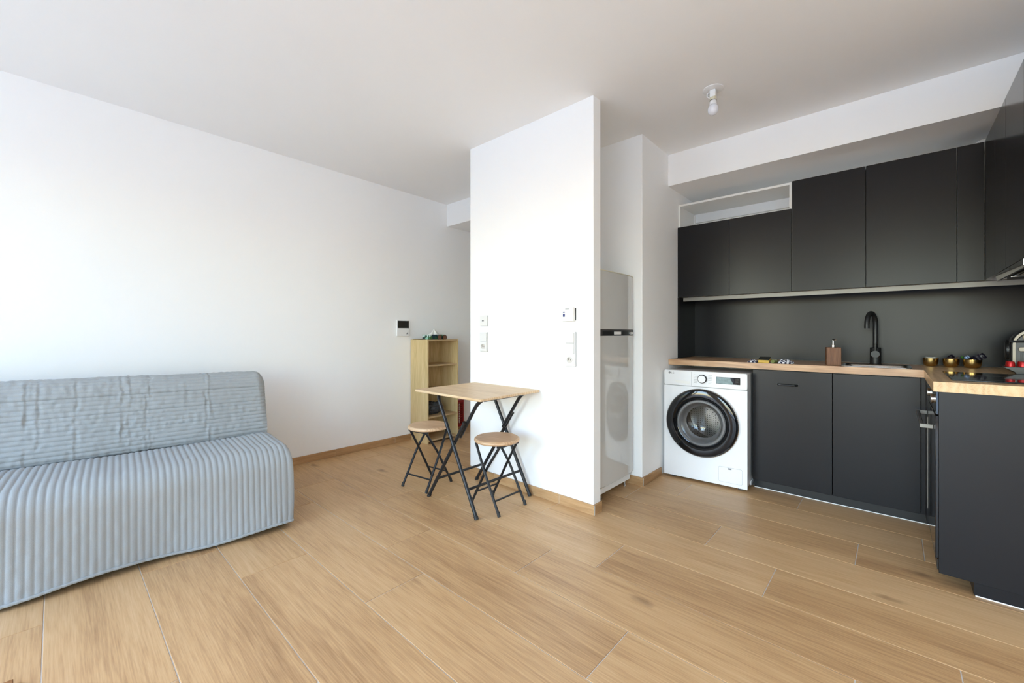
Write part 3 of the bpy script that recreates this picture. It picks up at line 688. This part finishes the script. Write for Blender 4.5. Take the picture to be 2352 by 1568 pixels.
def socket(t, w_, z0, z1):
    s = MB().prism([(-w_, z0), (w_, z0), (w_, z1), (-w_, z1)], -.0125, -.0092, 'y').build('socket', M['plate'], t, bevel=.0012)
    c = (0, 0, (z0+z1)/2)
    MB().lathe([(.0195, -.0165), (.0215, -.0165), (.0215, -.0127), (.0195, -.0127)], c, 'y', 32).build('socket_rim', M['plate'], s)
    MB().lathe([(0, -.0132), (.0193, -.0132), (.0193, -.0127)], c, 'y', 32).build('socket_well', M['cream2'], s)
    for x_ in (-.009, .009): MB().lathe([(0, -.014), (.0028, -.014), (.0028, -.0133)], (x_, 0, c[2]), 'y', 12).build('contact_hole', M['black'], s)
    MB().tube([(0, -.0133, c[2]+.010), (0, -.026, c[2]+.010)], .0026, 10).build('earth_pin', M['chrome'], s)
M['cream2'] = pbr('shaded_white_plastic', (.62, .57, .52), .4, var=.02)  # white plastic darkened to paint the shade inside the socket well
t, w_, h_ = plate('light_switch', -2.378, -2.294, 1.172, 1.253, 'small white single wall plate with dark slot, above the double plate', 'switch')
bx(-.016, .004, -.0105, -.0092, -.003, .003).build('slot', M['grey'], t)
t, w_, h_ = plate('light_switch', -2.378, -2.294, .976, 1.124, 'white double wall plate with one rocker over a socket', 'switch')
rocker(t, .032, .004, .068); socket(t, .032, -.068, -.002)
t, w_, h_ = plate('light_switch', -1.577, -1.493, .906, 1.127, 'white triple wall plate with two rockers over a socket', 'switch')
rocker(t, .032, .038, .104); rocker(t, .032, -.031, .035); socket(t, .032, -.104, -.036)
t = thing('thermostat', 'square white thermostat with small dark display above the triple wall plate', 'thermostat', (-1.541, YW, 1.237))
bx(-.036, .050-.002, -.006, -.0005, -.036, .040).build('back_plate', M['grey'], t)
MB().prism(rrect(-.044, .044, -.044, .044, .006, 4), -.026, -.0062, 'y').build('housing', M['plate'], t, bevel=.002)
for z0_, z1_, w2 in ((.012, .018, .015), (-.014, .004, .015)): bx(-.036, -.036+w2, -.0268, -.0262, z0_, z1_).build('display', M['navy'], t)
bx(-.018, .014, -.0266, -.0262, .033, .036).build('printed_name', M['print'], t)

# ceiling lamp holder with bulb
t = thing('ceiling_light', 'bare white bulb in a socket hanging from a round ceiling plate', 'ceiling light', (-.800, 2.655, ceil_z(2.655)))
MB().lathe([(0, -.007), (.05, -.007), (.056, -.004), (.057, -.0005), (0, -.0005)], n=40).build('ceiling_plate', M['white'], t)
bx(-.016, .016, -.014, .014, -.05, -.0072).build('terminal_block', M['white'], t, bevel=.003)
MB().tube([(-.018, 0, -.008), (-.034, 0, -.02), (-.034, 0, -.036), (-.018, 0, -.05)], .003, 8).build('hook', M['white'], t)
MB().lathe([(0, -.0505), (.017, -.0505), (.019, -.058), (.019, -.068), (.0, -.068)], n=28).build('socket_ring', M['cream'], t)
MB().lathe([(0, -.0685), (.0185, -.0685), (.0185, -.0705), (0, -.0705)], n=28).build('collar', M['grey'], t)
MB().lathe([(0, -.071), (.0165, -.071), (.019, -.088), (.0215, -.098), (0, -.098)], n=28).build('bulb_base', M['white'], t)
MB().lathe([(.0215, -.0985), (.027, -.108), (.0295, -.122), (.027, -.138), (.019, -.149), (.009, -.1545), (.0004, -.1555)], n=32).build('bulb', M['bulb'], t)

# ------------------------------------------------------------------ things on the worktop
t = thing('soap_dispenser', 'square wooden soap dispenser with chrome pump left of the sink', 'soap dispenser', (-.302, 3.51, CT), R(10))
bx(-.039, .039, -.039, .039, .0008, .118).build('bottle', M['soapwood'], t, bevel=.002)
MB().lathe([(0, .1185), (.0115, .1185), (.0115, .134), (.006, .136), (.0045, .165), (0, .165)], n=20).build('pump', M['chrome'], t)
MB().tube([(0, 0, .160), (0, 0, .168), (.006, -.014, .171), (.01, -.03, .168)], [.006, .0065, .0055, .004], 10).build('nozzle', M['chrome'], t)
def bowl(loc, r, label):
    t = thing('brass_bowl', label, 'bowl', loc, 0, 'brass bowls on the worktop')
    k = r/.037
    MB().lathe([(0, .001), (.020*k, .001), (.029*k, .006), (.034*k, .018), (.0365*k, .034), (.037*k, .051), (.0355*k, .052), (.0352*k, .034), (.032*k, .018), (.027*k, .008), (0, .005)], n=48).build('shell', M['brass'], t, smooth=50)
    return t
B1, B2, B3 = (.172, 3.815, CT), (.262, 3.800, CT), (.350, 3.770, CT)
bowl(B1, .037, 'brass bowl of white paper sachets, leftmost of the three bowls')
bowl(B2, .038, 'middle brass bowl filled with wrapped sweets')
bowl(B3, .041, 'brass bowl with black wrappers sticking out, rightmost of three')
def packet(c, dims, rot, mat, label, cat, grp, bend=0):
    m = MB()
    a, b, h = dims
    def f(u, v):
        x, y = (u-.5)*a, (v-.5)*b; e = (1-abs(2*u-1)**6)
        return (x, y, h*e*.5*math.sin(math.pi*v)+bend*math.sin(6*u+4*v)+bend*.6*math.sin(17*u))
    def f2(u, v):
        x, y, z = f(u, v); return (x, y, z-h*(1-abs(2*u-1)**6)*math.sin(math.pi*v))
    m.grid(f, 12, 8); m.grid(f2, 12, 8)
    o = m.build('sachet' if cat == 'sachet' else 'wrapped_sweet', mat, None, loc=c, rot=rot, fix=False, smooth=60)
    return tag(o, label, cat, grp)
for k in range(4):
    packet((B1[0]-.002+.001*k, B1[1]+.001, CT+.038+.0065*k), (.056, .034, .005), (0, 0, .05-.04*k), M['tissue'], ('lowest', 'second lowest', 'second from the top', 'topmost')[k]+' white paper sachet of the stack in the leftmost brass bowl', 'sachet', 'white sachets in the left bowl', .0004)
SW = [(-.016, .0, .052, .045, .022, .012, (.2, -.3, .4), 'candybrown', 'brown wrapped sweet at the left of the middle brass bowl'),
      (.002, .012, .064, .042, .026, .016, (.3, -.2, 1.2), 'candydark', 'black wrapped sweet on top of the middle brass bowl'),
      (.016, -.008, .055, .036, .020, .012, (-.2, .3, 2.6), 'candybrown', 'brown shiny sweet at the right of the middle brass bowl')]
for x, y, z, a, b, h, rot, mt, lb in SW: packet((B2[0]+x, B2[1]+y, CT+z), (a, b, h), rot, M[mt], lb, 'sweet', 'sweets in the bowls', .003)
SW = [(-.034, .006, .062, .030, .022, .012, (.3, .2, .3), 'candygreen', 'green wrapped sweet at the left rim of the right brass bowl'),
      (-.024, -.012, .064, .030, .020, .014, (.2, -.3, 1.0), 'candyblue', 'pale blue wrapped sweet at the left rim of right bowl'),
      (.0, .008, .062, .062, .028, .012, (.1, .1, .1), 'candydark', 'flat black wrapped sweet lying across the right brass bowl'),
      (.028, .0, .066, .058, .036, .010, (1.2, -.5, .2), 'candydark', 'black wrapper standing up at the right rim of right bowl')]
for x, y, z, a, b, h, rot, mt, lb in SW: packet((B3[0]+x, B3[1]+y, CT+z), (a, b, h), rot, M[mt], lb, 'sweet', 'sweets in the bowls', .003)
t = thing('sponge', 'yellow sponge with dark scouring top on the worktop edge', 'sponge', (-.688, 3.405, CT), R(0)); t.rotation_euler = (R(13), 0, 0)
bx(-.034, .034, .0, .072, .0004, .0205).build('foam', M['yellow'], t, bevel=.002)
bx(-.034, .034, .0, .072, .0207, .0265).build('scouring_pad', M['scour'], t, bevel=.001)
def cloth_mesh(a, b, seed, h):
    m = MB()
    def f(u, v):
        x, y = (u-.5)*a, (v-.5)*b; p_ = Vector((u*3.1+seed, v*3.1, seed)); e = math.sin(math.pi*u)**.5*math.sin(math.pi*v)**.5
        return (x+.006*noise.noise(p_*2), y+.006*noise.noise(p_*2+Vector((9, 0, 0))), .0015+h*e*(.55+.6*abs(noise.noise(p_*1.6)))+.003*e*noise.noise(p_*5))
    def f2(u, v): x, y, z = f(u, v); return (x, y, .0006)
    m.grid(f, 28, 22); m.grid(f2, 28, 22); return m
o = cloth_mesh(.095, .095, 1.3, .036).build('kitchen_cloth', M['gingham'], None, loc=(-.562, 3.455, CT), fix=False); tag(o, 'crumpled navy and white checked cloth right of the sponge', 'cloth')
o = cloth_mesh(.06, .085, 4.1, .022).build('kitchen_cloth', M['gingham'], None, loc=(-.762, 3.445, CT), fix=False); tag(o, 'small navy and white checked cloth left of the sponge', 'cloth')
t = thing('rolled_cloth', 'tightly rolled pale cloth between the sponge and the checked cloth', 'cloth', (-.626, 3.43, CT), R(-12))
m = MB(); pts = []
for i in range(60):
    a_ = i/59*R(360*3.2); rr = .003+.0092*i/59; pts.append((rr*math.cos(a_), .0135+rr*math.sin(a_)))
for i in range(59):
    (xa, za), (xb, zb) = pts[i], pts[i+1]; m.add([(xa, -.03, za), (xb, -.03, zb), (xb, .03, zb), (xa, .03, za)], [(0, 1, 2, 3)])
m.build('roll', M['tissue'], t, fix=False); MB().lathe([(0, -.0295), (.0121, -.0295), (.0121, .031), (0, .031)], (0, 0, .0135), 'y', 24).build('core', M['olive'], t)
# hob
t = thing('hob', 'black glass hob set in the worktop near the end panel', 'hob', (.45, 2.985, CT))
bx(-.26, .26, -.262, .262, .0006, .0066).build('glass', M['blackgloss'], t, bevel=.0015)
for x_, y_, rr in ((-.13, -.13, .075), (-.12, .13, .09), (.13, -.12, .09), (.13, .13, .075)):
    MB().lathe([(rr-.0012, .00675), (rr, .00675), (rr, .0067), (rr-.0012, .0067)], (x_, y_, 0), 'z', 48).build('cooking_zone_ring', M['print'], t)
# coffee machine
t = thing('coffee_machine', 'black capsule coffee machine with champagne arch trim at right edge', 'coffee machine', (.556, 3.55, CT), R(-6))
def archp(w_, h_, z0, n=10):
    return [(w_, z0)]+[(w_, z0+h_-w_*1.05)]+[(w_*math.cos(R(a)), z0+h_-w_*1.05+w_*1.05*math.sin(R(a))) for a in range(0, 181, 12)][1:-1]+[(-w_, z0+h_-w_*1.05), (-w_, z0)]
MB().prism(archp(.085, .238, .002), -.02, .25, 'y').build('body', M['black'], t, bevel=.006)
MB().prism(archp(.072, .205, .012), -.055, -.0205, 'y').build('head', M['grey'], t, bevel=.004)
po, pi_ = archp(.078, .222, .012), archp(.068, .210, .012); m = MB(); n = len(po)
vs = [(a, -.062, b) for a, b in po]+[(a, -.062, b) for a, b in pi_]+[(a, -.05, b) for a, b in po]+[(a, -.05, b) for a, b in pi_]
m.add(vs, [(i, i+1, n+i+1, n+i) for i in range(n-1)]+[(i, i+1, 2*n+i+1, 2*n+i) for i in range(n-1)]+[(n+i, n+i+1, 3*n+i+1, 3*n+i) for i in range(n-1)])
m.build('arch_trim', M['creamtrim'], t)
MB().prism(rrect(-.058, .058, .115, .138, .008, 4), -.070, -.056, 'y').build('crossbar', M['creamtrim'], t, bevel=.002)
MB().prism([(-.045, .2), (.045, .2), (.03, .14), (-.03, .14)], -.066, -.0555, 'y').build('lever_recess', M['blackgloss'], t)
MB().tube([(-.09, -.07, .168), (0, -.075, .170), (.09, -.07, .168)], .006, 10).build('lever', M['black'], t)
bx(-.05, .05, -.062, -.0555, .03, .112).build('cup_back', M['black'], t)
for k in range(9): bx(-.044+.0105*k, -.040+.0105*k, -.0655, -.0625, .03, .108).build('rib', M['grey'], t)
bx(-.03, .05, -.069, -.066, .03, .078).build('notice', M['tissue'], t)
bx(-.02, .04, -.0696, -.0691, .058, .061).build('notice_text', M['print'], t)
MB().lathe([(.0, -.103), (.05, -.103), (.055, -.098), (.055, -.088), (0, -.088)], (0, .06, .12), 'x', 24).build('side_tank_cap', M['black'], t)
t = thing('capsule_stand', 'low black stand holding red coffee capsules before the coffee machine', 'stand', (.535, 3.375, CT), R(-4))
m = MB().prism([(-.112, .034), (-.075, .012), (-.07, .001), (.055, .001), (.06, .012), (.095, .034), (.095, .039), (-.112, .039)], -.045, .045, 'y'); m.build('tray', M['black'], t, bevel=.002)
for k in range(3):
    for j in range(2):
        o = MB().lathe([(0, .0), (.0185, .0), (.0185, .0015), (.0155, .003), (.0145, .020), (.0125, .026), (0, .027)], n=24).build('coffee_capsule', M['red'], None, loc=(.535-.089+.040*k+.003*j, 3.352+.05*j-.004*k, CT+.0396))
        tag(o, 'red coffee capsule on the black stand, %s of the %s row' % (('leftmost', 'middle', 'rightmost')[k], ('front', 'rear')[j]), 'capsule', 'red capsules on the stand')

# low wooden object whose corner just enters the frame at bottom left
o = bx(0, .34, -.5, 0, 0, .018).build('wooden_board', M['brownwood'], None, bevel=.002, loc=(-2.072, -.090, .0003))
tag(o, 'corner of a brown wooden board on the floor at bottom left', 'board')

# ------------------------------------------------------------------ sofa bed under a quilted cover
LS = 1.72
SR = Vector((-3.15, .972, 0)); SD = Vector((-.073, -.9973, 0)).normalized(); SF = Vector((SD.y*-1, SD.x, 0)); SF = Vector((.9973, -.073, 0))
t = thing('sofa_bed', 'low sofa bed under a ribbed blue-grey quilted cover by the left wall', 'sofa', (SR.x, SR.y, 0))
def W2(s, d, z):
    p_ = SD*s+SF*d; return (p_.x, p_.y, z)
def smooth_profile(P, n):
    L = [0]
    for a_, b_ in zip(P[:-1], P[1:]): L.append(L[-1]+math.hypot(b_[0]-a_[0], b_[1]-a_[1]))
    out = []
    for i in range(n+1):
        q = L[-1]*i/n; k = 0
        while k < len(L)-2 and L[k+1] < q: k += 1
        u = (q-L[k])/(L[k+1]-L[k]); a_, b_ = P[k], P[k+1]
        out.append((a_[0]+(b_[0]-a_[0])*u, a_[1]+(b_[1]-a_[1])*u))
    nn = []
    for i in range(n+1):
        a_, b_ = out[max(0, i-1)], out[min(n, i+1)]; l = math.hypot(b_[0]-a_[0], b_[1]-a_[1]) or 1
        nn.append((-(b_[1]-a_[1])/l, (b_[0]-a_[0])/l))
    return out, nn, L[-1]
def chain(*seg):
    o = []
    for s_ in seg: o += s_
    return o
# seat + front: from the crease forward, rounded edge, down to the hem
seatP = [(-.06, .405), (-.01, .440), (.03, .452), (.12, .458), (.30, .455)]+[(.435+.115*math.sin(R(a_)), .338+.115*math.cos(R(a_))) for a_ in range(0, 91, 10)]+[(.556, .2), (.562, .10), (.566, .028)]
NPR = 84; P_, N_, PLn = smooth_profile(seatP, NPR); RIB = .0268
nr = int(LS/RIB); NS = nr*8
def rib(q): return abs(math.sin(math.pi*q))**.55
m = MB()
def seatf(u, v):
    s = u*LS; j = round(v*NPR); (d, z), (nd, nz_) = P_[j], N_[j]; q = s/RIB
    along = v*PLn; down = max(0, (v-.55)/.45)
    sag = -.012*math.sin(math.pi*min(1, max(0, s/1.3)))*(1-down)
    h = .0052*rib(q)+.0018*noise.noise(Vector((q*.5, along*34, 1.7)))+.003*noise.noise(Vector((s*5, along*5, 4)))
    h += .0034*down*noise.noise(Vector((q*.9, along*55, 8)))
    fold = down**1.6*(.020*math.sin(s*7.2+.6)+.012*noise.noise(Vector((s*4.2, 2, 0))))
    ed = max(0, 1-s/.05); ed2 = ed*ed
    hem = .016*math.sin(s*8.5+1.1)*max(0, down-.75)*4 if down > .75 else 0
    zz = z+nz_*h+sag-.010*ed2*(1-down)+max(-.01, hem*.6)
    dd = d+nd*h+fold-.03*ed2*down*0
    return W2(s-.018*math.sin(math.pi*min(1, max(0, along/ PLn)))*0+ (-.012*down*(1-down)*4*ed), dd, max(.006, zz))
m.grid(seatf, NS, NPR)
# near end skirt closing the right-hand side
def endf(u, v):
    j = round(v*NPR); x, y, z = seatf(0, v); zb = .03+.0*u
    return (x+.004*math.sin(u*9), y-.004*u+.010*math.sin(math.pi*u)*0, z*(1-u)+min(z, zb)*u) if True else 0
m.grid(endf, 10, NPR)
def endf2(u, v):
    x, y, z = seatf(1, v); return (x, y, z*(1-u)+min(z, .03)*u)
m.grid(endf2, 6, NPR)
m.build('seat_cover', M['fabric'], t, fix=False, smooth=80)
# hem binding along the front
m = MB(); pts = []
for i in range(0, NS+1, 2):
    x, y, z = seatf(i/NS, 1.0); pts.append((x+.001, y, z))
m.tube(pts, .0075, 8).build('hem_binding', M['fabric'], t, smooth=60)
# backrest
backP = [(-.03, .425), (.006, .452), (.008, .50), (-.012, .62), (-.034, .745)]+[(-.128+.094*math.cos(R(a_)), .752+.092*math.sin(R(a_))) for a_ in range(10, 91, 10)]+[(-.20, .843), (-.27, .83)]+[(-.275+.06*math.sin(R(a_))*-1, .77+.06*math.cos(R(a_))) for a_ in range(20, 91, 14)]+[(-.35, .6), (-.37, .3), (-.375, .03)]
NB = 520; Q_, QN, QL = smooth_profile(backP, NB); RB = .0235; NSB = 300
CRE = [(1.08, 11), (1.035, 12), (.72, 13), (.685, 14), (.615, 15), (.60, 19), (.335, 16), (.31, 18), (1.3, 17), (.9, 21)]
m = MB()
def backf(u, v):
    s = u*LS; j = round(v*NB); (d, z), (nd, nz_) = Q_[j], QN[j]; along = v*QL; q = along/RB
    nd, nz_ = -nd, -nz_
    rise = .020*min(1, s/1.2)*min(1, max(0, (z-.45)/.4))
    h = .0062*rib(q)+.0030*noise.noise(Vector((s*46, q*.7, 3)))+.0022*noise.noise(Vector((s*16, along*9, 6)))+.004*noise.noise(Vector((s*4, along*4, 9)))
    for c0, sd in CRE:
        w_ = c0+.012*noise.noise(Vector((along*7, sd, 0)))+.010*noise.noise(Vector((along*23, sd, 5)))
        amp = .45+1.1*noise.noise(Vector((along*9, sd, 2)))
        if amp > 0:
            e = (s-w_)/.0055; h -= .0046*amp*math.exp(-e*e); e = (s-w_-.010)/.006; h += .0032*amp*math.exp(-e*e)
    ed = max(0, 1-s/.045); hf = min(1, max(0, (z-.45)/.25))
    zz = z+nz_*h+rise-.035*ed*ed*(1 if z > .7 else 0)*min(1, max(0, (z-.7)/.13))
    return W2(s+.012*ed*0, d+nd*h-.03*ed*ed*hf*(1 if nd > 0 else 0), zz)
m.grid(backf, NSB, NB)
def capf(u, v):
    # close the end of the backrest between its front and rear outline
    a_ = backf(0, v*.5); b_ = backf(0, 1-v*.5); k = u
    bul = .012*math.sin(math.pi*k)*math.sin(math.pi*min(1, v*1.1)) if v < .9 else 0
    return (a_[0]*(1-k)+b_[0]*k, a_[1]*(1-k)+b_[1]*k+bul, a_[2]*(1-k)+b_[2]*k)
m.grid(capf, 16, 260)
def capf2(u, v):
    a_ = backf(1, v*.5); b_ = backf(1, 1-v*.5); return tuple(a_[i]*(1-u)+b_[i]*u for i in range(3))
m.grid(capf2, 6, 260)
m.build('backrest_cover', M['fabric'], t, fix=False, smooth=80)
for s_ in (.12, LS-.12):
    for d_ in (.02, .44):
        p_ = SD*s_+SF*d_; bx(p_.x-.02, p_.x+.02, p_.y-.02, p_.y+.02, 0, .36).build('leg', M['black'], t)
